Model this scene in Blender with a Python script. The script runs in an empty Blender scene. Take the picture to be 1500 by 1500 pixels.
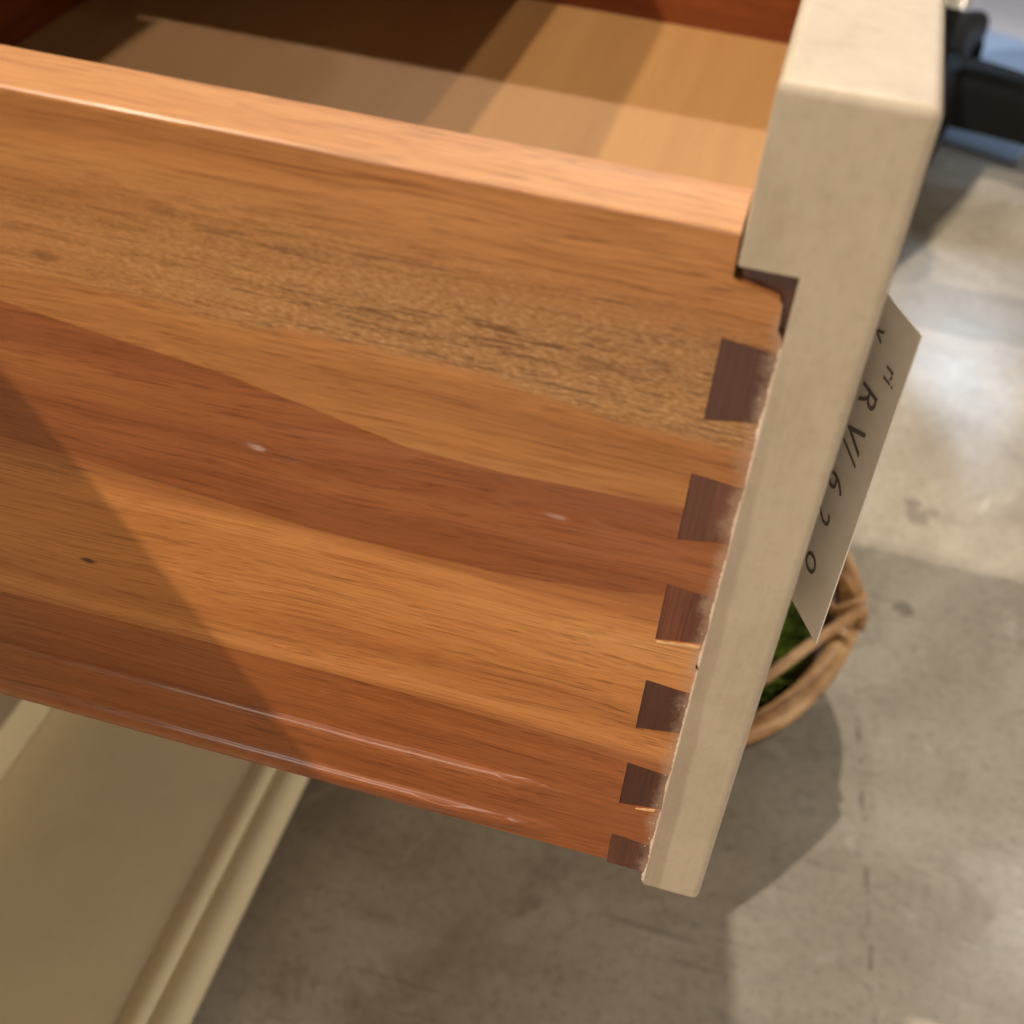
import bpy, bmesh, math, random
from mathutils import Vector, Matrix, noise
random.seed(7)
sc = bpy.context.scene
COL = sc.collection

# ------------------------------------------------------------------ camera
cam_d = bpy.data.cameras.new('camera')
cam = bpy.data.objects.new('camera', cam_d); COL.objects.link(cam)
CAM = Vector((0.00387, -0.19454, 0.28145))
RIGHT = Vector((0.9632, 0.2570, 0.0782)); DOWN = Vector((0.2268, -0.6219, -0.7495)); FWD = Vector((-0.1440, 0.7397, -0.6573))
m = Matrix((RIGHT, -DOWN, -FWD)).transposed().to_4x4(); m.translation = CAM
cam.matrix_world = m
cam_d.sensor_width = 36.0; cam_d.lens = 45.12; cam_d.clip_start = 0.01; cam_d.clip_end = 60
cam_d.dof.use_dof = True; cam_d.dof.focus_distance = 0.315; cam_d.dof.aperture_fstop = 16
sc.camera = cam
sc.render.resolution_x = 1024; sc.render.resolution_y = 1024
sc.view_settings.view_transform = 'Standard'; sc.view_settings.look = 'None'
sc.view_settings.gamma = 1; sc.view_settings.exposure = 0.28

# ------------------------------------------------------------------ room light
w = bpy.data.worlds.new('World'); sc.world = w; w.use_nodes = True
bg = w.node_tree.nodes['Background']
bg.inputs['Color'].default_value = (1.0, 0.93, 0.83, 1); bg.inputs['Strength'].default_value = 0.12

XO, ZO = -0.32, 0.382          # front edge of the chest top
def ceiling_spot(name, sx, yy, t, watt, col, rad=0.018, aim=(0, 0.3, -0.1), cone=70):
    """sx: how far the light travels in +x per metre of drop; yy: y of the lamp; t: height above the chest top"""
    d = bpy.data.lights.new(name, 'SPOT'); d.energy = watt; d.color = col; d.shadow_soft_size = rad
    d.spot_size = math.radians(cone); d.spot_blend = 0.5
    o = bpy.data.objects.new(name, d); COL.objects.link(o)
    o.location = (XO - sx * t, yy, ZO + t)
    o.rotation_euler = (Vector(aim) - o.location).to_track_quat('-Z', 'Y').to_euler()
    return o
WARM = (1.0, 0.885, 0.74)
ceiling_spot('ceiling_spot_key', 0.643, -1.30, 1.9, 270, WARM, 0.012)
ceiling_spot('ceiling_spot_a', -0.051, 0.555 + 0.74 * 2.1, 1.9, 122, (1.0, 0.91, 0.79), 0.024)
ceiling_spot('ceiling_spot_b', 0.258, 0.555 + 0.74 * 2.1, 1.9, 30, (1.0, 0.90, 0.78), 0.04)
ceiling_spot('ceiling_spot_c', 0.408, 0.32, 1.9, 58, WARM, 0.008)
ceiling_spot('ceiling_spot_d', 0.472, 0.36, 1.9, 128, WARM, 0.008)
ceiling_spot('ceiling_spot_e', -0.80, 2.25, 1.9, 9, (1.0, 0.95, 0.88), 0.08, aim=(0.3, 0.5, -0.4))
def soft_light(name, where, aim, sx, sy, watt, col):
    d = bpy.data.lights.new(name, 'AREA'); d.shape = 'RECTANGLE'; d.size = sx; d.size_y = sy; d.energy = watt; d.color = col
    o = bpy.data.objects.new(name, d); COL.objects.link(o); o.location = where
    o.rotation_euler = (Vector(aim) - o.location).to_track_quat('-Z', 'Y').to_euler()
# cool daylight from a small shop window at the far end of the room, added warm fills behind the camera and at the right
soft_light('shop_window', (0.85, 4.6, 2.0), (0.2, 0.9, -0.4), 0.5, 0.4, 8, (0.55, 0.74, 1.0))
soft_light('added_fill_behind', (-0.5, -2.6, 0.85), (-0.1, 0, 0), 1.3, 0.5, 18, (1.0, 0.88, 0.74))
soft_light('added_fill_right', (2.4, 0.2, 0.35), (-0.2, 0.15, -0.3), 0.6, 0.5, 16, (1.0, 0.88, 0.72))
sc.cycles.adaptive_threshold = 0.03; sc.cycles.max_bounces = 8; sc.cycles.glossy_bounces = 3; sc.cycles.diffuse_bounces = 4; sc.cycles.caustics_reflective = False

# ------------------------------------------------------------------ helpers
def link(o, parent=None):
    COL.objects.link(o)
    if parent: o.parent = parent
    return o
def obj(name, me, mat=None, parent=None, smooth=False):
    if isinstance(me, bmesh.types.BMesh):
        bm = me; bmesh.ops.recalc_face_normals(bm, faces=bm.faces)
        me = bpy.data.meshes.new(name); bm.to_mesh(me); bm.free()
    o = bpy.data.objects.new(name, me)
    if mat and not me.materials: me.materials.append(mat)
    if smooth:
        for p in me.polygons: p.use_smooth = True
    return link(o, parent)
def tag(o, label, cat, group=None, kind=None):
    if label: o['label'] = label
    if cat: o['category'] = cat
    if group: o['group'] = group
    if kind: o['kind'] = kind
    return o
def empty(name, loc=(0, 0, 0)):
    o = bpy.data.objects.new(name, None); o.empty_display_size = 0.02; o.location = loc
    return link(o)
def box(bm, x0, x1, y0, y1, z0, z1, bev=0, seg=3):
    r = bmesh.ops.create_cube(bm, size=1)
    for v in r['verts']:
        v.co = Vector((x0 if v.co.x < 0 else x1, y0 if v.co.y < 0 else y1, z0 if v.co.z < 0 else z1))
    if bev:
        es = list({e for v in r['verts'] for e in v.link_edges})
        bmesh.ops.bevel(bm, geom=es, offset=bev, segments=seg, profile=0.5, affect='EDGES')
def boxobj(name, dims, mat, parent=None, bev=0, seg=3):
    bm = bmesh.new(); box(bm, *dims, bev=bev, seg=seg)
    return obj(name, bm, mat, parent, smooth=False)
def prism(bm, pts, y0, y1):
    """extrude an (x,z) outline from y0 to y1"""
    a = [bm.verts.new((x, y0, z)) for x, z in pts]; b = [bm.verts.new((x, y1, z)) for x, z in pts]
    n = len(pts)
    bm.faces.new(a); bm.faces.new(b[::-1])
    side = []
    for i in range(n):
        side.append(bm.faces.new((a[i], b[i], b[(i + 1) % n], a[(i + 1) % n])))
    return a, b
def tube(bm, pts, rad, n=8, close=False):
    """tube along points; rad may be a function of the index"""
    rings = []; N = len(pts); up = Vector((0.13, 0.21, 1)).normalized()
    for i, p in enumerate(pts):
        p = Vector(p)
        if close: t = Vector(pts[(i + 1) % N]) - Vector(pts[i - 1])
        else: t = Vector(pts[min(i + 1, N - 1)]) - Vector(pts[max(i - 1, 0)])
        t.normalize(); s = t.cross(up)
        if s.length < 1e-4: s = t.cross(Vector((1, 0, 0)))
        s.normalize(); u = s.cross(t)
        r = rad(i) if callable(rad) else rad
        rings.append([bm.verts.new(p + r * (math.cos(2 * math.pi * k / n) * s + math.sin(2 * math.pi * k / n) * u)) for k in range(n)])
    R = range(N) if close else range(N - 1)
    for i in R:
        a, b = rings[i], rings[(i + 1) % N]
        for k in range(n): bm.faces.new((a[k], a[(k + 1) % n], b[(k + 1) % n], b[k]))
    if not close:
        bm.faces.new(rings[0][::-1]); bm.faces.new(rings[-1])

# ------------------------------------------------------------------ node helpers
class NT:
    def __init__(s, name):
        s.mat = bpy.data.materials.new(name); s.mat.use_nodes = True
        s.t = s.mat.node_tree; s.b = s.t.nodes['Principled BSDF']
    def n(s, typ, **kw):
        x = s.t.nodes.new(typ)
        for k, v in kw.items():
            if k in ('ins',):
                for i, val in v.items(): s.set(x, i, val)
            else: setattr(x, k, v)
        return x
    def set(s, node, i, val):
        if isinstance(val, bpy.types.NodeSocket): s.t.links.new(val, node.inputs[i])
        else: node.inputs[i].default_value = val
    def math(s, op, a, b=0.0, c=0.0, clamp=False):
        x = s.n('ShaderNodeMath', operation=op, use_clamp=clamp); s.set(x, 0, a); s.set(x, 1, b); s.set(x, 2, c); return x.outputs[0]
    def coord(s):
        return s.n('ShaderNodeTexCoord').outputs['Object']
    def mapping(s, vec, scale=(1, 1, 1), loc=(0, 0, 0), rot=(0, 0, 0)):
        x = s.n('ShaderNodeMapping'); s.set(x, 'Vector', vec); x.inputs['Scale'].default_value = scale; x.inputs['Location'].default_value = loc; x.inputs['Rotation'].default_value = rot
        return x.outputs[0]
    def noise(s, vec, scale=1.0, detail=3.0, rough=0.5, dist=0.0):
        x = s.n('ShaderNodeTexNoise'); s.set(x, 'Vector', vec); s.set(x, 'Scale', scale); s.set(x, 'Detail', detail); s.set(x, 'Roughness', rough); s.set(x, 'Distortion', dist)
        return x.outputs['Fac']
    def ramp(s, fac, stops, interp='LINEAR'):
        x = s.n('ShaderNodeValToRGB'); x.color_ramp.interpolation = interp; e = x.color_ramp.elements
        while len(e) < len(stops): e.new(0.5)
        for i, (p, c) in enumerate(stops):
            e[i].position = p; e[i].color = (c, c, c, 1) if isinstance(c, (int, float)) else (*c, 1)
        s.set(x, 0, fac); return x.outputs[0]
    def mix(s, fac, a, b, mode='MIX'):
        x = s.n('ShaderNodeMix', data_type='RGBA', blend_type=mode); s.set(x, 0, fac)
        for i, v in ((6, a), (7, b)):
            s.set(x, i, v if isinstance(v, bpy.types.NodeSocket) else (*v, 1))
        return x.outputs[2]
    def sep(s, vec):
        x = s.n('ShaderNodeSeparateXYZ'); s.set(x, 0, vec); return x.outputs
    def smooth(s, val, lo, hi):
        x = s.n('ShaderNodeMapRange', interpolation_type='SMOOTHSTEP'); s.set(x, 0, val); s.set(x, 1, lo); s.set(x, 2, hi); return x.outputs[0]
    def bump(s, h, strength, dist, prev=None):
        x = s.n('ShaderNodeBump'); s.set(x, 'Strength', strength); s.set(x, 'Distance', dist); s.set(x, 'Height', h)
        if prev is not None: s.set(x, 'Normal', prev)
        return x.outputs[0]
    def fin(s, color=None, rough=None, normal=None, **kw):
        if color is not None: s.set(s.b, 'Base Color', color if isinstance(color, bpy.types.NodeSocket) else (*color, 1))
        if rough is not None: s.set(s.b, 'Roughness', rough)
        if normal is not None: s.set(s.b, 'Normal', normal)
        for k, v in kw.items(): s.set(s.b, k, v)
        return s.mat
def srgb(r, g, b):
    f = lambda c: (c / 255 / 12.92) if c / 255 <= 0.04045 else ((c / 255 + 0.055) / 1.055) ** 2.4
    return (f(r), f(g), f(b))

PX = 0.0104           # depth of the dovetail sockets
def wood(name, light, mid, dark, seed=0, pores=0.5, tilt=0.0, streak=None, axis='x', paint_edge=False, coat=0.45, warp=0.012, knot=None, wave=1.0, rough=0.42, fg=1.0, runs=None, blend=None):
    N = NT(name); co = N.coord()
    rot = {'x': (0, tilt, 0), 'y': (0, 0, math.pi / 2), 'z': (0, math.pi / 2, 0)}[axis]
    base = N.mapping(co, loc=(seed * 0.37, seed * 0.11, seed * 0.23), rot=rot)
    # slow warp so that the grain wanders
    wn = N.n('ShaderNodeTexNoise'); N.set(wn, 'Vector', N.mapping(base, scale=(7, 14, 22))); N.set(wn, 'Scale', 1.0); N.set(wn, 'Detail', 2.0)
    off = N.n('ShaderNodeVectorMath', operation='MULTIPLY_ADD'); N.set(off, 0, wn.outputs['Color']); off.inputs[1].default_value = (0, warp, warp); N.set(off, 2, base)
    g = off.outputs[0]
    broad = N.noise(N.mapping(g, scale=(3.0, 60, 75)), 1, 4, 0.55)
    fine = N.noise(N.mapping(g, scale=(30, 900, 1500)), 1, 3, 0.6)
    fib = N.noise(N.mapping(g, scale=(110, 1500, 2400)), 1, 2, 0.6)
    c = N.ramp(broad, [(0.26, dark), (0.50, mid), (0.74, light)])
    c = N.mix(N.math('MULTIPLY', N.smooth(fine, 0.52, 0.70), fg), c, N.mix(1.0, c, (0.72, 0.63, 0.54), 'MULTIPLY'))
    c = N.mix(N.math('MULTIPLY', N.smooth(fib, 0.50, 0.72), 0.45 * fg), c, N.mix(1.0, c, (1.35, 1.32, 1.25), 'MULTIPLY'))
    hair = N.noise(N.mapping(g, scale=(48, 2600, 3600), loc=(2.2, 0, 0)), 1, 1, 0.5)
    c = N.mix(N.math('MULTIPLY', N.smooth(hair, 0.55, 0.68), 0.62 * fg), c, N.mix(1.0, c, (0.50, 0.40, 0.32), 'MULTIPLY'))
    for z0, z1, bc in (blend or []):                 # heartwood colour feathering across the glue line
        X, Y, Z = N.sep(co)
        zz = N.math('MULTIPLY_ADD', N.math('SUBTRACT', N.noise(N.mapping(g, scale=(9, 60, 330)), 1, 3, 0.6), 0.5), 0.016, Z)
        c = N.mix(N.math('MULTIPLY', N.smooth(zz, z0, z1), 0.9), c, N.mix(N.smooth(fine, 0.40, 0.66), bc, tuple(v * 0.72 for v in bc)))
    pz = N.noise(N.mapping(g, scale=(110, 800, 2100), loc=(3.1, 0, 0)), 1, 1, 0.5)
    pm = N.noise(N.mapping(g, scale=(9, 40, 60), loc=(9.1, 0, 0)), 1, 2, 0.5)
    pore = N.math('MULTIPLY', N.smooth(pz, 0.64, 0.74), N.smooth(pm, 0.42, 0.62))
    if streak:                                       # a paler band with dense open pores and cross ripple
        zlo, zhi, xlo = streak
        X, Y, Z = N.sep(co)
        edge = N.math('MULTIPLY_ADD', N.math('SUBTRACT', N.noise(N.mapping(co, scale=(18, 1, 60)), 1, 3, 0.6), 0.5), 0.016, Z)
        rise = N.math('MULTIPLY_ADD', X, 0.03, edge)
        band = N.math('MULTIPLY', N.smooth(rise, zlo, zlo + 0.003), N.math('SUBTRACT', 1.0, N.smooth(rise, zhi - 0.014, zhi + 0.004)))
        band = N.math('MULTIPLY', band, N.math('MULTIPLY_ADD', N.smooth(X, xlo, xlo + 0.12), 0.75, 0.25))
        rip = N.noise(N.mapping(co, scale=(620, 10, 2300), rot=(0, 0.2, 0)), 1, 2, 0.6)
        pale = N.ramp(rip, [(0.36, srgb(124, 86, 50)), (0.52, srgb(166, 126, 82)), (0.66, srgb(196, 158, 112))])
        c = N.mix(N.math('MULTIPLY', band, 0.62), c, pale)
        dash = N.smooth(N.noise(N.mapping(g, scale=(85, 900, 2700), loc=(7.7, 0, 0)), 1, 2, 0.55), 0.52, 0.62)
        clump = N.smooth(N.noise(N.mapping(g, scale=(6, 60, 150), loc=(1.7, 0, 0)), 1, 2, 0.5), 0.36, 0.54)
        pore = N.math('MAXIMUM', pore, N.math('MULTIPLY', N.math('MULTIPLY', dash, clump), N.math('MULTIPLY_ADD', band, 0.9, 0.05)))
    c = N.mix(N.math('MULTIPLY', pore, pores), c, srgb(64, 30, 12))
    if knot:
        for kx, kz, r, amt in knot:
            dv = N.n('ShaderNodeVectorMath', operation='SUBTRACT'); N.set(dv, 0, co); dv.inputs[1].default_value = (kx, 0, kz)
            sc_ = N.n('ShaderNodeVectorMath', operation='MULTIPLY'); N.set(sc_, 0, dv.outputs[0]); sc_.inputs[1].default_value = (0.42, 0, 1)
            ln = N.n('ShaderNodeVectorMath', operation='LENGTH'); N.set(ln, 0, sc_.outputs[0])
            dd = N.math('MULTIPLY_ADD', N.noise(N.mapping(co, scale=(300, 300, 900)), 1, 2), r * 0.8, ln.outputs['Value'])
            c = N.mix(N.math('SUBTRACT', amt, N.math('MULTIPLY', N.smooth(dd, r * 0.7, r * 1.5), amt)), c, srgb(42, 18, 8))
    rr = N.math('MULTIPLY_ADD', fine, 0.25, rough - 0.12)
    if paint_edge:                                   # pale paint and glue dust rubbed on next to the painted front
        X, Y, Z = N.sep(co)
        nz = N.noise(co, 900, 4, 0.7); nb = N.noise(co, 130, 2, 0.5)
        k = N.math('ADD', N.math('MULTIPLY', N.math('SUBTRACT', X, PX - 0.0036), 260.0), N.math('MULTIPLY', N.math('SUBTRACT', nb, 0.5), 2.0))
        k = N.math('ADD', k, N.math('MULTIPLY', N.math('SUBTRACT', nz, 0.5), 1.0))
        dust = N.math('MULTIPLY', N.smooth(k, 0.0, 1.0), 0.58)
        c = N.mix(dust, c, srgb(170, 142, 122)); rr = N.math('MAXIMUM', rr, N.math('MULTIPLY', dust, 0.9))
    h = fine
    nrm = N.bump(h, 0.22, 0.0004)
    und = N.noise(N.mapping(g, scale=(6, 60, 95), loc=(4, 4, 4)), 1, 1.5, 0.4)
    nrm = N.bump(und, 0.35 * wave, 0.0022, nrm)
    rh = None
    for zc, wd, xa, xb in (runs or []):             # lacquer runs: low rounded ridges in the finish
        X, Y, Z = N.sep(co)
        zz = N.math('MULTIPLY_ADD', N.math('SUBTRACT', N.noise(N.mapping(co, scale=(30, 1, 1)), 1, 2), 0.5), 0.0015, Z)
        q = N.math('SUBTRACT', 1.0, N.smooth(N.math('ABSOLUTE', N.math('SUBTRACT', zz, zc)), 0.0, wd))
        xw = N.math('MULTIPLY', N.smooth(X, xa, xa + 0.012), N.math('SUBTRACT', 1.0, N.smooth(X, xb - 0.012, xb)))
        q = N.math('MULTIPLY', N.math('MULTIPLY', q, xw), N.noise(N.mapping(co, scale=(60, 1, 1), loc=(3, 0, 0)), 1, 2, 0.5))
        rh = q if rh is None else N.math('ADD', rh, q)
    lac = None
    if rh is not None: lac = N.bump(rh, 0.8, 0.0030)
    lac = N.bump(N.noise(N.mapping(g, scale=(10, 60, 150), loc=(5, 4, 4)), 1, 1.5, 0.4), 0.30 * wave, 0.0016, lac)
    return N.fin(c, rr, nrm, **{'Coat Weight': coat, 'Coat Roughness': 0.16, 'Coat Normal': lac, 'Specular IOR Level': 0.35})

def paint(name, col, dirt=0.25, rough=0.46, shade_and_glaze=False, bumpy=0.25):
    N = NT(name); co = N.coord()
    a = N.noise(co, 28, 4, 0.6); b = N.noise(co, 420, 3, 0.6); f = N.noise(co, 2600, 2, 0.6)
    dk = tuple(v * 0.80 for v in col)
    c = N.mix(N.math('MULTIPLY', N.smooth(a, 0.40, 0.72), dirt * 1.6, clamp=True), col, dk)
    c = N.mix(N.math('MULTIPLY', N.smooth(b, 0.45, 0.75), dirt), c, tuple(v * q for v, q in zip(col, (0.72, 0.70, 0.66))))
    c = N.mix(N.math('MULTIPLY', N.smooth(f, 0.5, 0.8), 0.25), c, tuple(v * q for v, q in zip(col, (0.8, 0.78, 0.74))))
    if shade_and_glaze:                                        # cast shadow painted in as a grey-brown strip, plus mottling and brush marks
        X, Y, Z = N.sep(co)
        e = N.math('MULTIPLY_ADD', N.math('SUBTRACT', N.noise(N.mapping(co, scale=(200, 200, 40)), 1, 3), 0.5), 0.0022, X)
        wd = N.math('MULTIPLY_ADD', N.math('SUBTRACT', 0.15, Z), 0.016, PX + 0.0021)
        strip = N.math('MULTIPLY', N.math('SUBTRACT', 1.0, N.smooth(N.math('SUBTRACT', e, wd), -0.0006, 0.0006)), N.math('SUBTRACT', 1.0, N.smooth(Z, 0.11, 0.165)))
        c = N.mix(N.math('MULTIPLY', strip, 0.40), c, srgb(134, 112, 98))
        mo = N.noise(N.mapping(co, scale=(1.0, 1.0, 0.55), loc=(2, 0.3, 0.1)), 75, 5, 0.68)
        c = N.mix(N.math('MULTIPLY', N.smooth(mo, 0.44, 0.70), 0.26), c, srgb(140, 122, 100))
        br = N.noise(N.mapping(co, scale=(900, 900, 45)), 1, 3, 0.6)
        c = N.mix(N.math('MULTIPLY', N.smooth(br, 0.46, 0.70), 0.07), c, srgb(214, 200, 176))
    r = N.math('MULTIPLY_ADD', a, 0.2, rough - 0.1)
    nrm = N.bump(N.math('ADD', N.math('MULTIPLY', b, 0.6), N.math('MULTIPLY', f, 0.4)), bumpy, 0.0003)
    return N.fin(c, r, nrm, **{'Specular IOR Level': 0.4})

O1 = srgb(196, 128, 66); O2 = srgb(176, 104, 46); O3 = srgb(146, 80, 32)
M_stave_top = wood('wood_tan_streaked', srgb(190, 134, 80), srgb(170, 112, 62), srgb(142, 88, 46), 1, 0.75, streak=(0.136, 0.165, -0.17), paint_edge=True, coat=0.22, knot=[(-0.1326, 0.146, 0.0016, 0.35)])
M_stave_red = wood('wood_red_brown', srgb(164, 100, 56), srgb(144, 82, 42), srgb(122, 64, 30), 2, 0.8, paint_edge=True, runs=[(0.1075, 0.0044, -0.112, -0.078), (0.1078, 0.0044, -0.040, -0.012)])
M_stave_light = wood('wood_light_orange', srgb(204, 144, 86), srgb(186, 122, 66), srgb(162, 98, 48), 3, 0.7, paint_edge=True, knot=[(-0.1357, 0.0622, 0.0011, 0.92)], blend=[(0.084, 0.094, srgb(156, 92, 48)), (0.0475, 0.0405, srgb(156, 90, 48))])
M_stave_low = wood('wood_chestnut', srgb(162, 94, 50), srgb(142, 78, 36), srgb(120, 60, 26), 4, 0.7, paint_edge=True, runs=[(0.0215, 0.0020, -0.034, -0.012), (0.0060, 0.0022, -0.054, -0.036), (0.0056, 0.0022, -0.032, -0.014)])
M_edge = wood('wood_edge_grain_sheen', srgb(184, 136, 86), srgb(168, 116, 70), srgb(150, 97, 55), 11, 0.3, axis='x')  # edge grain, paler still with the top's lamp sheen put into the colour
M_inner = wood('wood_drawer_inner', srgb(150, 80, 38), srgb(128, 62, 26), srgb(104, 46, 18), 5, 0.4)
M_back = wood('wood_drawer_back', srgb(150, 80, 38), srgb(128, 62, 26), srgb(104, 46, 18), 5.5, 0.4, axis='y')
M_bottom = wood('veneer_bottom', srgb(170, 127, 78), srgb(165, 121, 72), srgb(160, 116, 68), 6, 0.0, axis='y', coat=0.1, warp=0.004, wave=0.2, rough=0.5, fg=0.12)
M_pins = [wood('wood_pin_end_grain_%d' % i, srgb(*a), srgb(*b), srgb(*c), 7 + i * 0.6, 0.5, axis='z', paint_edge=True, coat=0.5, warp=0.004) for i, (a, b, c) in enumerate((
    ((96, 50, 32), (76, 37, 23), (56, 26, 16)), ((118, 72, 52), (94, 52, 36), (68, 36, 24)), ((116, 62, 38), (88, 44, 26), (60, 28, 16))))]
M_core = wood('wood_front_core', srgb(104, 58, 38), srgb(84, 44, 28), srgb(64, 32, 22), 8, 0.5, axis='y')
CREAM = srgb(179, 164, 144)
M_cream = paint('cream_glazed_shaded_paint', CREAM, 0.30, shade_and_glaze=True)
M_chest = paint('cream_chest_paint', srgb(232, 216, 180), 0.16, 0.42)
M_chest_dark = paint('chest_inside_and_shade', srgb(120, 92, 62), 0.3, 0.7)
M_rough = paint('dried_glue', srgb(212, 192, 174), 0.8, 0.75, bumpy=0.8)
def black_gap():
    N = NT('joint_shadow_wood'); return N.fin(srgb(52, 24, 14), 0.8)
M_gap = black_gap()

# ------------------------------------------------------------------ floor
ZF = -0.40
def floor_mat():
    N = NT('polished_concrete'); co = N.coord()
    a = N.noise(co, 2.6, 6, 0.62, 0.6); b = N.noise(N.mapping(co, loc=(4, 2, 0)), 9, 6, 0.65, 0.8); g = N.noise(co, 160, 4, 0.7); f = N.noise(co, 900, 2, 0.6)
    c = N.ramp(a, [(0.32, srgb(148, 136, 119)), (0.50, srgb(190, 179, 161)), (0.68, srgb(216, 206, 190))])
    c = N.mix(N.math('MULTIPLY', N.smooth(b, 0.50, 0.72), 0.65), c, srgb(140, 129, 113))
    c = N.mix(N.math('MULTIPLY', N.smooth(N.noise(N.mapping(co, loc=(1, 7, 0)), 22, 5, 0.7, 1.2), 0.56, 0.72), 0.5), c, srgb(226, 218, 205))
    c = N.mix(N.math('MULTIPLY', N.smooth(g, 0.46, 0.72), 0.38), c, srgb(112, 102, 90))
    c = N.mix(N.math('MULTIPLY', N.smooth(f, 0.52, 0.76), 0.18), c, srgb(92, 86, 78))
    # scuffs: long thin dark drags
    for k, (ang, sx, sy, th) in enumerate(((0.35, 5.0, 130, 0.68), (1.2, 5.0, 150, 0.69), (-0.9, 6.0, 170, 0.69))):
        s = N.noise(N.mapping(co, scale=(sx, sy, 1), rot=(0, 0, ang), loc=(k * 3.3, k * 1.7, 0)), 1, 3, 0.55, 0.4)
        c = N.mix(N.math('MULTIPLY', N.smooth(s, th, th + 0.05), 0.34), c, srgb(84, 76, 66))
    # drops and stains that lie on this floor
    for x, y, r, amt in ((0.1693, 0.567, 0.0085, 0.5), (0.1765, 0.683, 0.010, 0.42), (0.1720, 0.700, 0.0075, 0.42), (0.1865, 0.692, 0.007, 0.34), (0.049, 0.307, 0.004, 0.3)):
        d = N.n('ShaderNodeVectorMath', operation='DISTANCE'); N.set(d, 0, co); d.inputs[1].default_value = (x, y, 0)
        dd = N.math('MULTIPLY_ADD', N.math('SUBTRACT', N.noise(co, 120, 3), 0.5), 0.008, d.outputs['Value'])
        ringm = N.math('SUBTRACT', 1.0, N.smooth(dd, r * 0.75, r * 1.15))
        c = N.mix(N.math('MULTIPLY', ringm, amt), c, srgb(82, 70, 66))
    # a saw-cut joint, filled with dirt
    X, Y, Z = N.sep(co)
    j = N.math('ABSOLUTE', N.math('ADD', N.math('MULTIPLY_ADD', Y, 0.10, N.math('SUBTRACT', X, 0.185)), N.math('MULTIPLY', N.math('SUBTRACT', N.noise(co, 60, 3), 0.5), 0.004)))
    jm = N.math('MULTIPLY', N.math('SUBTRACT', 1.0, N.smooth(j, 0.0004, 0.0022)), N.smooth(N.noise(co, 34, 3, 0.7), 0.46, 0.60))
    c = N.mix(N.math('MULTIPLY', jm, 0.5), c, srgb(70, 62, 54))
    r = N.math('MULTIPLY_ADD', b, 0.24, 0.08)
    nrm = N.bump(N.math('ADD', N.math('MULTIPLY', b, 0.7), N.math('MULTIPLY', g, 0.12)), 0.16, 0.004)
    return N.fin(c, r, nrm, **{'Specular IOR Level': 0.5})
M_floor = floor_mat()
bm = bmesh.new()
vs = [bm.verts.new(p) for p in ((-4, -4, 0), (5, -4, 0), (5, 7, 0), (-4, 7, 0))]; bm.faces.new(vs)
fl = obj('floor', bm, M_floor); fl.location.z = ZF; fl['kind'] = 'structure'; fl['label'] = 'worn polished grey concrete floor with scuffs and stains'

# ------------------------------------------------------------------ the drawer
drawer = empty('drawer')
tag(drawer, 'open wooden drawer with dovetailed side and cream painted front', 'drawer')
T = 0.0249; ZT = 0.2064; ZB = -0.0062; ZN = 0.1743; TS = 0.017; W = 0.572; XB = -0.398; YP = -0.0011

def extrude_outline_y(outline, y0, y1, bev, mat, name, parent, seg=4, keep=None):
    bm = bmesh.new(); a, b = prism(bm, outline, y0, y1)
    bmesh.ops.recalc_face_normals(bm, faces=bm.faces)
    es = [e for e in bm.edges if keep is None or keep(e)]
    if bev: bmesh.ops.bevel(bm, geom=es, offset=bev, segments=seg, profile=0.5, affect='EDGES')
    o = obj(name, bm, mat, parent, smooth=True)
    o.data.set_sharp_from_angle(angle=math.radians(38))
    return o
# the front: thick lip above, thin lap below (the side boards are let in behind it)
def keep(e):
    mid = (e.verts[0].co + e.verts[1].co) / 2
    return mid.z > ZT - 1e-4 or mid.x > T - 1e-4 or mid.z < ZB + 1e-4
bmf = bmesh.new()
prism(bmf, [(0, ZT), (T, ZT), (T, ZB), (PX, ZB), (PX, ZN), (0, ZN)], YP, W - YP)
bmesh.ops.recalc_face_normals(bmf, faces=bmf.faces)
bmesh.ops.bevel(bmf, geom=[e for e in bmf.edges if keep(e)], offset=0.0021, segments=4, profile=0.55, affect='EDGES')
small = [e for e in bmf.edges if len(e.link_faces) == 2 and e.calc_face_angle(0) > 1.2 and e.calc_length() > 0.005]
bmesh.ops.bevel(bmf, geom=small, offset=0.0004, segments=2, profile=0.5, affect='EDGES')
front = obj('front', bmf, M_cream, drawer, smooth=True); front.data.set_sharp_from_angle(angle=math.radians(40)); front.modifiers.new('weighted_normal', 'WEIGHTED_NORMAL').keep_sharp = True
front['label'] = 'cream painted drawer front with thick rounded lip'
boxobj('front_core', (0.0001, PX + 0.0003, TS + 0.0006, W - TS - 0.0006, ZB + 0.004, ZN + 0.0006), M_core, front)

pins_l = [(0.1596, 0.1414), (0.1287, 0.1115), (0.0991, 0.0823), (0.0694, 0.0525), (0.0399, 0.0237), (0.0112, -0.0017)]
def pr(t, b): return t - 0.0013, b + 0.0021
for k, (t, b) in enumerate(pins_l):
    for yy0, yy1 in ((0.0002, TS), (W - TS, W - 0.0002)):
        bm = bmesh.new(); g = 0.00013; rt, rb = pr(t, b)
        j = [random.uniform(-0.0002, 0.0002) for _ in range(4)]
        if k == 5: rb = b
        prism(bm, [(g, t - g + j[0]), (PX + 0.0004, rt - g + j[1]), (PX + 0.0004, rb + g + j[2]), (g, b + g + j[3])], yy0, yy1)
        obj('dovetail_pin', bm, M_pins[(0, 1, 2, 0, 0, 1)[k]], front)

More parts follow.
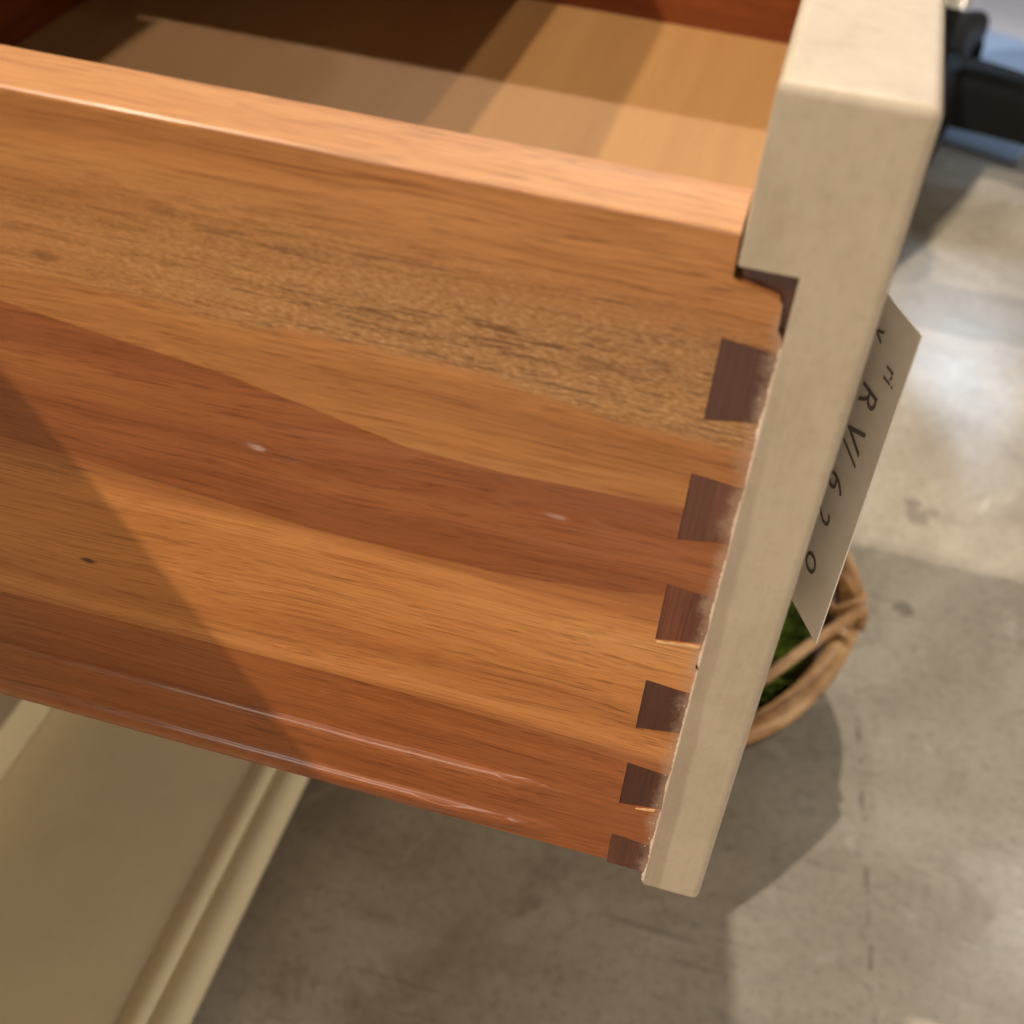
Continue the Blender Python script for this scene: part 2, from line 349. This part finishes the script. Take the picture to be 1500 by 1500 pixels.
for yy0, yy1 in ((0.0016, TS), (W - TS, W - 0.0016)):
    boxobj('socket_wall', (0.0008, PX + 0.0002, yy0, yy1, 0.1560, ZN + 0.0004), M_core, front)
# the side: four glued staves, each cut into tails at its end
b1 = [(-0.1449, 0.1329), (-0.1247, 0.1304), (-0.0972, 0.1273), (-0.0782, 0.1237), (-0.0563, 0.1190), (-0.0348, 0.1183), (-0.0150, 0.1190), (0, 0.1197)]
b2 = [(-0.1317, 0.0943), (-0.1032, 0.0922), (-0.0792, 0.0904), (-0.0556, 0.0902), (-0.0325, 0.0908), (-0.0164, 0.0925), (0, 0.0955)]
b3 = [(-0.1632, 0.0428), (-0.1073, 0.0438), (-0.0717, 0.0443), (-0.0287, 0.0428), (-0.0120, 0.0412), (0, 0.0396)]
b1 = [(XB, 0.149), (-0.26, 0.142)] + b1; b2 = [(XB, 0.108), (-0.25, 0.102)] + b2; b3 = [(XB, 0.041)] + b3
xe = PX + 0.0002
def tail(zlo_l, zhi_l, rag=0.0, lo=True, hi=True):
    """a tail between two pins, from its lower inner corner round to its upper inner corner; ragged end"""
    zlo_r = zlo_l - 0.0013; zhi_r = zhi_l + 0.0021
    pts = [(0, zlo_l)]
    n = 7
    for i in range(n):
        f = i / (n - 1)
        pts.append((xe - rag - random.uniform(0, 0.0002), zlo_r + 0.0002 + f * (zhi_r - zlo_r - 0.0004)))
    pts.append((0, zhi_l)); return pts
P = pins_l
out_top = b1 + [(0, P[1][0])] + tail(P[1][0], P[0][1])[1:] + [(0, P[0][0]), (xe, P[0][0] - 0.0013), (xe - 0.0004, 0.1615), (xe - 0.0015, 0.1630), (xe - 0.0018, 0.1682), (xe - 0.0026, 0.1692), (0.0030, 0.1703), (0.0010, 0.1708), (-0.0004, 0.1716), (-0.0006, 0.180), (XB, 0.180)]
out_red = b2 + [(0, P[2][0])] + tail(P[2][0], P[1][1])[1:] + b1[::-1]
tl = tail(P[3][0], P[2][1])[1:]
tl = [tl[0], tl[1], (xe - 0.0003, 0.0755), (xe - 0.0009, 0.0772), (xe - 0.0007, 0.0788)] + tl[-3:]
out_light = b3 + [(0, P[4][0])] + tail(P[4][0], P[3][1])[1:] + [(0, P[3][0])] + tl + b2[::-1]
out_low = [(XB, 0.0), (0, 0.0), (0, P[5][0])] + tail(P[5][0], P[4][1])[1:] + b3[::-1]
side = empty('side'); side.parent = drawer
def stave(outline, mat, dy, mirror=False, parent=side):
    bm = bmesh.new(); y0, y1 = (dy, TS) if not mirror else (W - TS, W - dy)
    a, b = prism(bm, outline, y0, y1)
    return bm
def stave_obj(outline, mat, dy, round_top=False):
    bm = stave(outline, mat, dy)
    bmesh.ops.recalc_face_normals(bm, faces=bm.faces)
    if round_top:
        es = [e for e in bm.edges if all(v.co.z > 0.1799 for v in e.verts) and abs(e.verts[0].co.x - e.verts[1].co.x) > 0.1]
        bmesh.ops.bevel(bm, geom=es, offset=0.0006, segments=2, profile=0.5, affect='EDGES')
    o = obj('board', bm, mat, side, smooth=True); o.data.set_sharp_from_angle(angle=math.radians(12)); return o
s1 = stave_obj(out_top, M_stave_top, 0.00000, True); s1.data.materials.append(M_edge)
for p_ in s1.data.polygons:
    if p_.normal.z > 0.6 and p_.center.z > 0.178: p_.material_index = 1
s1['label'] = 'tan streaked top board of drawer side'
s2 = stave_obj(out_red, M_stave_red, 0.00005); s2['label'] = 'red-brown wedge shaped board of drawer side'
s3 = stave_obj(out_light, M_stave_light, 0.00002); s3['label'] = 'light orange board of drawer side with small knot'
s4 = stave_obj(out_low, M_stave_low, 0.00006); s4['label'] = 'chestnut lowest board of drawer side'
# the lacquered swelling along the foot of the side
bm = bmesh.new(); rows = []
prof = [(0.0244, -0.0001), (0.0238, 0.0001), (0.0233, 0.0006), (0.0228, 0.0010), (0.0221, 0.0013), (0.0208, 0.0014), (0.0150, 0.0010), (0.0092, 0.0007), (0.0084, 0.0008), (0.0078, 0.0013), (0.0074, 0.0017), (0.0066, 0.0020), (0.0056, 0.0020), (0.0035, 0.0014), (0.0012, 0.0005), (-0.0004, -0.0008)]
nx = 90
for i in range(nx + 1):
    x = XB + (-0.004 - XB) * i / nx
    f = min(1.0, max(0.0, (-0.006 - x) / 0.035)); f = f * f * (3 - 2 * f)
    dz = 0.0006 * noise.noise(Vector((x * 22, 1.3, 0))) + 0.0003 * noise.noise(Vector((x * 90, 4.3, 0)))
    rows.append([bm.verts.new((x, 0.0003 - (h + 0.0003) * f if h > 0 else 0.0008, z + dz)) for z, h in prof])
for i in range(nx):
    for k in range(len(prof) - 1): bm.faces.new((rows[i][k], rows[i + 1][k], rows[i + 1][k + 1], rows[i][k + 1]))
obj('foot_bead', bm, M_stave_low, side, smooth=True)

# far side, back and bottom
bm = bmesh.new(); box(bm, XB, PX - 0.0005, W - TS, W, 0.0, 0.180, 0.0018, 3)
obj('side', bm, M_inner, drawer)
boxobj('back', (-0.402, -0.386, TS, W - TS, 0.004, 0.176), M_back, drawer, 0.0012)
boxobj('bottom', (-0.385, -0.0002, TS + 0.0003, W - TS - 0.0003, 0.004, 0.012), M_bottom, drawer)

# rough line of dried glue and broken paint along the lap
bm = bmesh.new(); prev = None; nseg = 420
for i in range(nseg + 1):
    z = -0.0045 + 0.1645 * i / nseg
    wob = noise.noise(Vector((z * 130, 0, 0))) * 0.75 + noise.noise(Vector((z * 900, 3, 0))) * 0.3
    xl = min(PX - 0.00005, PX - 0.00038 + 0.00080 * wob) + random.uniform(-0.00008, 0.00008); yl = -0.00012 - 0.00010 * random.random()
    xm = PX - 0.0001 + random.uniform(-0.0001, 0.0001); ym = -0.00055 - 0.00012 * random.random()
    row = [bm.verts.new((xl, 0.0004, z)), bm.verts.new((xl + 0.0001, yl, z)), bm.verts.new((xm, ym, z)), bm.verts.new((PX + 0.0003, YP + 0.0001, z))]
    if prev and not (0.0772 < z < 0.0779):
        for a in range(3): bm.faces.new((prev[a], prev[a + 1], row[a + 1], row[a]))
    prev = row
for _ in range(45):
    zz = random.uniform(-0.001, 0.160); s = random.uniform(0.00008, 0.0002)
    r = bmesh.ops.create_icosphere(bm, subdivisions=1, radius=s)
    off = Vector((PX - abs(random.gauss(0, 0.0013)), 0.0001, zz))
    for v in r['verts']: v.co = v.co * (1 + 0.3 * random.uniform(-1, 1)) + off
gl = obj('glue_line', bm, M_rough, drawer); gl['kind'] = 'stuff'
# bright slivers of bare wood at two pins
M_bare = wood('wood_bare_sliver', srgb(236, 196, 150), srgb(226, 180, 130), srgb(210, 160, 108), 9, 0.1, coat=0.1)
for (xa, xb, za, zb) in ((0.0003, 0.0094, 0.0819, 0.0832), (0.0042, 0.0086, 0.0236, 0.0246)):
    bm = bmesh.new(); prism(bm, [(xa, za), (xb, zb - 0.0002), (xb + 0.0003, zb + 0.0006), (xa, za + 0.0003)], -0.0003, 0.0015)
    obj('wood_sliver', bm, M_bare, side)

# ------------------------------------------------------------------ price tag hanging on the front
def card_mat():
    N = NT('tag_card'); co = N.coord(); a = N.noise(co, 60, 3, 0.6); f = N.noise(co, 1500, 2, 0.6)
    c = N.mix(N.smooth(a, 0.35, 0.7), srgb(232, 226, 216), srgb(222, 214, 203))
    return N.fin(c, 0.7, N.bump(f, 0.12, 0.0002))
M_card = card_mat()
M_ink = NT('tag_ink').fin(srgb(112, 103, 96), 0.6)
TA = Vector((0.03885, 0.045, 0.0)); ZTOP, ZBOT = 0.1416, 0.0488
TU = Vector((-0.0082, 0.0155, 0)).normalized(); TW = 0.030
price = empty('price_tag', (TA.x, TA.y, ZBOT)); tag(price, 'grey-white card price tag with dark lettering hanging behind the drawer front edge', 'tag')
TN = TU.cross(Vector((0, 0, 1))).normalized()
if TN.y > 0: TN = -TN
def tagp(u, z, off=0.0): return TU * u + Vector((0, 0, z)) + TN * off
bm = bmesh.new(); r = bmesh.ops.create_cube(bm, size=1)
for v in r['verts']: v.co = tagp(TW if v.co.x > 0 else 0, (ZTOP - ZBOT) if v.co.z > 0 else 0, 0.0002 if v.co.y > 0 else -0.0002)
card = obj('card', bm, M_card, price, smooth=False)
def glyph(txt, u, z, size, ang=-math.pi / 2, font_sx=1.0):
    cu = bpy.data.curves.new('lettering', 'FONT'); cu.body = txt; cu.size = size; cu.align_x = 'CENTER'; cu.align_y = 'CENTER'
    to = bpy.data.objects.new('lettering', cu); COL.objects.link(to)
    dg = bpy.context.evaluated_depsgraph_get(); me = bpy.data.meshes.new_from_object(to.evaluated_get(dg))
    bpy.data.objects.remove(to)
    ca, sa = math.cos(ang), math.sin(ang)
    for v in me.vertices:
        x, y = v.co.x * font_sx, v.co.y
        xx, yy = x * ca - y * sa, x * sa + y * ca
        v.co = tagp(u - xx, z + yy, 0.00035)
    return obj('lettering', me, M_ink, price)
for txt, u, z, s in (('v', 0.0165, 0.0840, 0.008), ('ri', 0.0085, 0.0785, 0.0070), ('R', 0.0140, 0.0690, 0.0105), ('V/', 0.0145, 0.0565, 0.0115), ('6', 0.0160, 0.0425, 0.011), ('2', 0.0170, 0.0315, 0.010), ('o', 0.0145, 0.0165, 0.012)):
    glyph(txt, u - 0.0028, z, s, ang=math.radians(-90))
bm = bmesh.new(); st = tagp(TW * 0.72, ZTOP - ZBOT - 0.006)
tube(bm, [st, st + Vector((-0.002, 0.004, 0.010)), st + Vector((-0.006, 0.010, 0.022)), Vector((T - 0.0005 - TA.x, st.y + 0.016, st.z + 0.03))], 0.0005, 6)
obj('string', bm, M_rough, price, smooth=True)

# ------------------------------------------------------------------ the chest that the drawer comes out of
chest = empty('chest_of_drawers', (-0.4, 0.3, ZF))
tag(chest, 'cream painted chest with beaded base ledge below the open drawer', 'chest')
def cpart(name, dims, mat=None, bev=0.0015, parent=chest):
    x0, x1, y0, y1, z0, z1 = dims
    bm = bmesh.new(); box(bm, x0 + 0.4, x1 + 0.4, y0 - 0.3, y1 - 0.3, z0 - ZF, z1 - ZF, bev)
    return obj(name, bm, mat or M_chest, parent)
XC = -0.338; CY0, CY1, XBK = -0.62, 0.66, -0.86
ZL = -0.32
cpart('top', (XBK - 0.01, XO, CY0 - 0.02, CY1 + 0.02, 0.352, ZO), bev=0.0)
cpart('side_panel', (XBK, XC, CY1 - 0.022, CY1, ZL + 0.0005, 0.3515)); cpart('side_panel', (XBK, XC, CY0, CY0 + 0.022, ZL + 0.0005, 0.3515))
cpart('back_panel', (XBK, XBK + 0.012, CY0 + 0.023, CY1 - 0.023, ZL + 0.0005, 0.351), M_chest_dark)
cpart('stile', (XC - 0.022, XC, -0.045, -0.004, -0.2875, 0.351))
cpart('stile', (XC - 0.022, XC, W + 0.004, CY1 - 0.0225, -0.2875, 0.351))
cpart('rail', (XC - 0.022, XC, -0.0035, W + 0.0035, 0.212, 0.232)); cpart('rail', (XC - 0.022, XC, -0.0035, W + 0.0035, -0.028, -0.010))
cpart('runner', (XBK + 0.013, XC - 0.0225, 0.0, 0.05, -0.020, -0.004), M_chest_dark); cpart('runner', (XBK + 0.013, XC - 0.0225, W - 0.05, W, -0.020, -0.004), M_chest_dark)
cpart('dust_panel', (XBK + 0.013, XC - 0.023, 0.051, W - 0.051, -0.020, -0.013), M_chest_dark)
cpart('drawer_front', (XC - 0.02, XC + 0.004, 0.001, W - 0.001, 0.2345, 0.349), bev=0.003)
cpart('drawer_front', (XC - 0.05, XC - 0.0215, 0.001, W - 0.001, -0.2845, -0.0305), M_chest_dark, bev=0.003)  # closed cream front in dark paint, its shade put into the colour
for z0, z1 in ((-0.2845, -0.0305), (-0.026, 0.208), (0.2345, 0.349)):
    cpart('drawer_front', (XC - 0.02, XC - 0.002, CY0 + 0.024, -0.047, z0, z1), bev=0.003)
# base ledge with a beaded front edge
cpart('base_rail', (XC - 0.022, XC + 0.001, CY0 + 0.0225, CY1 - 0.0225, ZL + 0.0004, -0.288), bev=0.002)
prof = [(XBK - 0.005, ZL)]
prof += [(-0.2125, ZL), (-0.2115, ZL - 0.0022), (-0.2100, ZL - 0.0022)]
def arc(cx, cz, r, a0, a1, n, sx=1.0):
    return [(cx + sx * r * math.cos(math.radians(a0 + (a1 - a0) * i / n)), cz + r * math.sin(math.radians(a0 + (a1 - a0) * i / n))) for i in range(n + 1)]
prof += arc(-0.2035, ZL - 0.0035, 0.0062, 170, 25, 9)
prof += arc(-0.1905, ZL - 0.0090, 0.0095, 140, -80, 14)
prof += [(-0.1905, -0.352), (-0.205, -0.356), (XBK - 0.005, -0.356)]
bm = bmesh.new(); prism(bm, [(x + 0.4, z - ZF) for x, z in prof], CY0 - 0.02 - 0.3, CY1 + 0.02 - 0.3)
o = obj('ledge', bm, M_chest, chest, smooth=True); o.data.set_sharp_from_angle(angle=math.radians(32))
o['label'] = 'cream ledge with rounded bead moulding along its edge'
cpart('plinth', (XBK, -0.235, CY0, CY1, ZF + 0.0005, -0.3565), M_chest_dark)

# ------------------------------------------------------------------ basket with moss
BZ = ZF; BC = Vector((-0.040, 0.446)); BR = 0.1515
def bark_mat(name, a, b, c_):
    N = NT(name); co = N.coord(); n1 = N.noise(N.mapping(co, scale=(1, 1, 3)), 35, 4, 0.6); n2 = N.noise(co, 400, 3, 0.6)
    c = N.ramp(n1, [(0.34, a), (0.5, b), (0.66, c_)]); c = N.mix(N.math('MULTIPLY', N.smooth(n2, 0.5, 0.7), 0.5), c, a)
    return N.fin(c, 0.45, N.bump(N.math('ADD', n1, n2), 0.3, 0.001))
M_vine = bark_mat('vine_bark', srgb(150, 104, 62), srgb(192, 146, 96), srgb(216, 176, 128))
M_twig = bark_mat('twig_bark', srgb(124, 84, 50), srgb(180, 134, 86), srgb(206, 164, 114))
M_cane = bark_mat('dark_cane', srgb(46, 28, 18), srgb(74, 48, 30), srgb(100, 68, 42))
basket = empty('vine_basket', (BC.x, BC.y, BZ)); tag(basket, 'round brown twig basket with thick vine rim on the floor', 'basket')
def ring(r, z, wob, ph, n=64, zt=0.0):
    return [((r + wob * math.sin(3 * a + ph) + 0.5 * wob * math.sin(7 * a + 2 * ph)) * math.cos(a), (r + wob * math.sin(3 * a + ph) + 0.5 * wob * math.sin(7 * a + 2 * ph)) * math.sin(a), z + zt * math.sin(2 * a + ph)) for a in [2 * math.pi * i / n for i in range(n)]]
RH = 0.088
bm = bmesh.new(); tube(bm, ring(BR, RH, 0.002, 0.4, 72, 0.002), lambda i: 0.0080 + 0.0003 * math.sin(i * 0.7), 12, True); obj('rim', bm, M_vine, basket, smooth=True)
for k in range(13):
    bm = bmesh.new(); f = k / 12
    tube(bm, ring(BR * (0.74 + 0.24 * f), 0.006 + 0.070 * f, 0.0015, k * 1.9, 60, 0.001), 0.0058, 8, True); obj('wall_cane', bm, M_cane, basket, smooth=True)
bm = bmesh.new(); bmesh.ops.create_cone(bm, cap_ends=True, segments=40, radius1=BR * 0.74, radius2=BR * 0.76, depth=0.006)
for v in bm.verts: v.co.z += 0.0035
obj('base', bm, M_cane, basket)
# thin twigs wound round the rim
for k, (a0, a1, tw, ph, r) in enumerate(((0.95, 2.4, 5, 0.3, 0.0030), (1.5, 3.6, 4, 2.2, 0.0024), (2.6, 5.0, 6, 4.0, 0.0028))):
    bm = bmesh.new(); pts = []
    for i in range(60):
        a = a0 + (a1 - a0) * i / 59; q = tw * (a - a0) + ph; rr = 0.0128
        pts.append(((BR + rr * math.cos(q)) * math.cos(a), (BR + rr * math.cos(q)) * math.sin(a), RH + rr * math.sin(q)))
    tube(bm, pts, r, 7); obj('twig', bm, M_twig, basket, smooth=True)
# a straight twig across the mouth and a knotted end on the right
def loc(x, y, z): return (x - BC.x, y - BC.y, z - BZ)
def bent(name, pts, r, mat=M_twig, n=8, sub=5):
    P_ = [Vector(loc(*p)) for p in pts]; out = []
    for i in range(len(P_) - 1):
        p0 = P_[max(i - 1, 0)]; p1 = P_[i]; p2 = P_[i + 1]; p3 = P_[min(i + 2, len(P_) - 1)]
        for s in range(sub):
            t = s / sub
            out.append(0.5 * ((2 * p1) + (p2 - p0) * t + (2 * p0 - 5 * p1 + 4 * p2 - p3) * t * t + (3 * p1 - p0 - 3 * p2 + p3) * t ** 3))
    out.append(P_[-1]); bm = bmesh.new(); tube(bm, out, r, n); return obj(name, bm, mat, basket, smooth=True)
bent('twig', [(-0.02, 0.245, -0.287), (0.0535, 0.338, -0.284), (0.086, 0.384, -0.281), (0.1125, 0.424, -0.284), (0.1165, 0.430, -0.291), (0.1170, 0.426, -0.300)], 0.0036)
bent('twig', [(0.080, 0.500, -0.288), (0.098, 0.470, -0.281), (0.108, 0.452, -0.286), (0.115, 0.447, -0.290), (0.112, 0.432, -0.283), (0.100, 0.430, -0.292), (0.092, 0.442, -0.296)], 0.0036)
bent('twig', [(0.110, 0.470, -0.300), (0.102, 0.455, -0.284), (0.112, 0.440, -0.288), (0.120, 0.436, -0.300)], 0.0030)

def moss_mat():
    N = NT('moss_green'); co = N.coord(); a = N.noise(co, 45, 4, 0.7); oi = N.noise(co, 500, 2, 0.6)
    c = N.ramp(a, [(0.3, srgb(84, 106, 28)), (0.5, srgb(130, 156, 48)), (0.7, srgb(172, 188, 80))])
    return N.fin(N.mix(N.math('MULTIPLY', oi, 0.5), c, srgb(38, 46, 14)), 0.7)
M_moss = moss_mat()
moss = empty('moss_cushion', (BC.x, BC.y, BZ + 0.062)); tag(moss, 'green moss filling the twig basket', 'moss')
bm = bmesh.new(); R_ = 0.140
bmesh.ops.create_icosphere(bm, subdivisions=4, radius=1)
for v in bm.verts:
    n_ = v.co.normalized(); q = 1 + 0.12 * noise.noise(n_ * 4.5) + 0.05 * noise.noise(n_ * 14)
    v.co = Vector((n_.x * R_ * 0.90 * q, n_.y * R_ * 0.90 * q, n_.z * 0.044 * q))
obj('mound', bm, M_moss, moss, smooth=True)
V, F = [], []
rnd = random.Random(3)
for k in range(12000):
    a = rnd.uniform(0, 2 * math.pi); r = math.sqrt(rnd.random()) * 0.130
    x, y = r * math.cos(a), r * math.sin(a)
    hz = 0.042 * math.sqrt(max(0.0, 1 - (r / 0.138) ** 2)) + 0.006 * noise.noise(Vector((x * 60, y * 60, 0)))
    base = Vector((x, y, hz - 0.003)); L = rnd.uniform(0.005, 0.013)
    dr = Vector((rnd.gauss(0, 0.6) + x * 6, rnd.gauss(0, 0.6) + y * 6, 1.0)).normalized()
    s = dr.cross(Vector((rnd.uniform(-1, 1), rnd.uniform(-1, 1), 0.2))).normalized() * rnd.uniform(0.0006, 0.0013)
    i = len(V); V += [base - s, base + s, base + dr * L * 0.6 + s * 0.8, base + dr * L, base + dr * L * 0.6 - s * 0.8]; F.append((i, i + 1, i + 2, i + 3, i + 4))
me = bpy.data.meshes.new('fronds'); me.from_pydata([tuple(v) for v in V], [], F)
o = obj('fronds', me, M_moss, moss); o['kind'] = 'stuff'

# ------------------------------------------------------------------ black swivel chair standing behind, and the pale rug
def blackmat():
    N = NT('black_plastic'); co = N.coord(); a = N.noise(co, 300, 3, 0.6)
    return N.fin(srgb(20, 20, 20), 0.48, N.bump(a, 0.08, 0.0006), **{'Specular IOR Level': 0.18})
M_black = blackmat()
M_chrome = NT('chrome').fin((0.78, 0.80, 0.84), 0.08, Metallic=1.0)
M_seat = NT('black_seat_fabric'); _c = M_seat.coord(); M_seat = M_seat.fin(srgb(30, 29, 30), 0.85, M_seat.bump(M_seat.noise(_c, 700, 2), 0.4, 0.001))
HX, HY = 0.146, 1.385
chair = empty('swivel_chair', (HX, HY, ZF)); tag(chair, 'black swivel chair with star base behind the drawer front', 'chair')
def lathe(name, prof, mat, parent, n=32):
    bm = bmesh.new(); rows = [[bm.verts.new((r * math.cos(2 * math.pi * k / n), r * math.sin(2 * math.pi * k / n), z)) for k in range(n)] for r, z in prof]
    for a, b in zip(rows, rows[1:]):
        for k in range(n): bm.faces.new((a[k], a[(k + 1) % n], b[(k + 1) % n], b[k]))
    bm.faces.new(rows[0][::-1]); bm.faces.new(rows[-1])
    o = obj(name, bm, mat, parent, smooth=True); o.data.set_sharp_from_angle(angle=math.radians(35)); return o
lathe('hub', [(0.034, 0.072), (0.042, 0.078), (0.044, 0.118), (0.036, 0.128), (0.026, 0.130)], M_black, chair)
lathe('post', [(0.013, 0.1305), (0.013, 0.24), (0.012, 0.25), (0.012, 0.395)], M_black, chair)
lathe('collar', [(0.0135, 0.190), (0.021, 0.193), (0.021, 0.208), (0.0135, 0.212)], M_chrome, chair)
for k in range(4):
    ang = math.radians((-4, -94, 176, 86)[k])
    ca, sa = math.cos(ang), math.sin(ang)
    bm = bmesh.new(); rows = []
    n = 14
    for i in range(n + 1):
        f = i / n; r = 0.034 + f * 0.30
        wd = 0.036 * (1 - f) + 0.018 * f; zt = 0.132 - 0.046 * f ** 1.6; zb = 0.064 - 0.012 * f
        sec = [(-wd, zb), (-wd, zt - 0.020), (-wd * 0.88, zt - 0.009), (-wd * 0.55, zt - 0.002), (0, zt), (wd * 0.55, zt - 0.002), (wd * 0.88, zt - 0.009), (wd, zt - 0.020), (wd, zb)]
        sec = [(q - 0.045 * f * f, z) for q, z in sec]
        rows.append([bm.verts.new((r * ca - s * sa, r * sa + s * ca, z)) for s, z in sec])
    for a, b in zip(rows, rows[1:]):
        for j in range(9): bm.faces.new((a[j], a[(j + 1) % 9], b[(j + 1) % 9], b[j]))
    bm.faces.new(rows[0][::-1]); bm.faces.new(rows[-1])
    leg = obj('leg', bm, M_black, chair, smooth=True); leg.data.set_sharp_from_angle(angle=math.radians(40))
    # twin-wheel caster
    bm = bmesh.new(); r = 0.318
    for s in (-0.014, 0.014):
        q = bmesh.ops.create_cone(bm, cap_ends=True, segments=24, radius1=0.0255, radius2=0.0255, depth=0.017)
        for v in q['verts']:
            x, y, z = v.co; t = s + z
            t -= 0.041; v.co = Vector((r * ca + x * ca - t * sa, r * sa + x * sa + t * ca, 0.0258 + y))
    q = bmesh.ops.create_cone(bm, cap_ends=True, segments=12, radius1=0.006, radius2=0.006, depth=0.035)
    for v in q['verts']: v.co += Vector((r * ca + 0.041 * sa, r * sa - 0.041 * ca, 0.043))
    obj('caster', bm, M_black, leg)
lathe('seat', [(0.02, 0.396), (0.17, 0.402), (0.205, 0.415), (0.215, 0.440), (0.200, 0.465), (0.12, 0.476), (0.02, 0.478)], M_seat, chair)

def rug_mat():
    N = NT('rug_pale_blue'); co = N.coord(); X, Y, Z = N.sep(co)
    e = N.math('MULTIPLY_ADD', N.math('SUBTRACT', N.noise(co, 90, 3), 0.5), 0.006, Y)
    band = N.math('MULTIPLY', N.smooth(e, 0.40, 0.44), 1.0)
    c = N.mix(band, srgb(172, 206, 255), srgb(228, 230, 246))
    wv = N.noise(N.mapping(co, scale=(900, 300, 1)), 1, 2, 0.6)
    c = N.mix(N.math('MULTIPLY', wv, 0.25), c, srgb(120, 140, 190))
    return N.fin(c, 0.55, N.bump(wv, 0.5, 0.002))
bm = bmesh.new(); box(bm, -0.9, 0, 0, 1.1, 0.0005, 0.009, 0.003, 2)
rug = obj('rug', bm, rug_mat()); rug.location = (0.281, 1.425, ZF + 0.0005); rug.rotation_euler.z = math.radians(-18)
tag(rug, 'pale blue and white rug under the black swivel chair', 'rug')
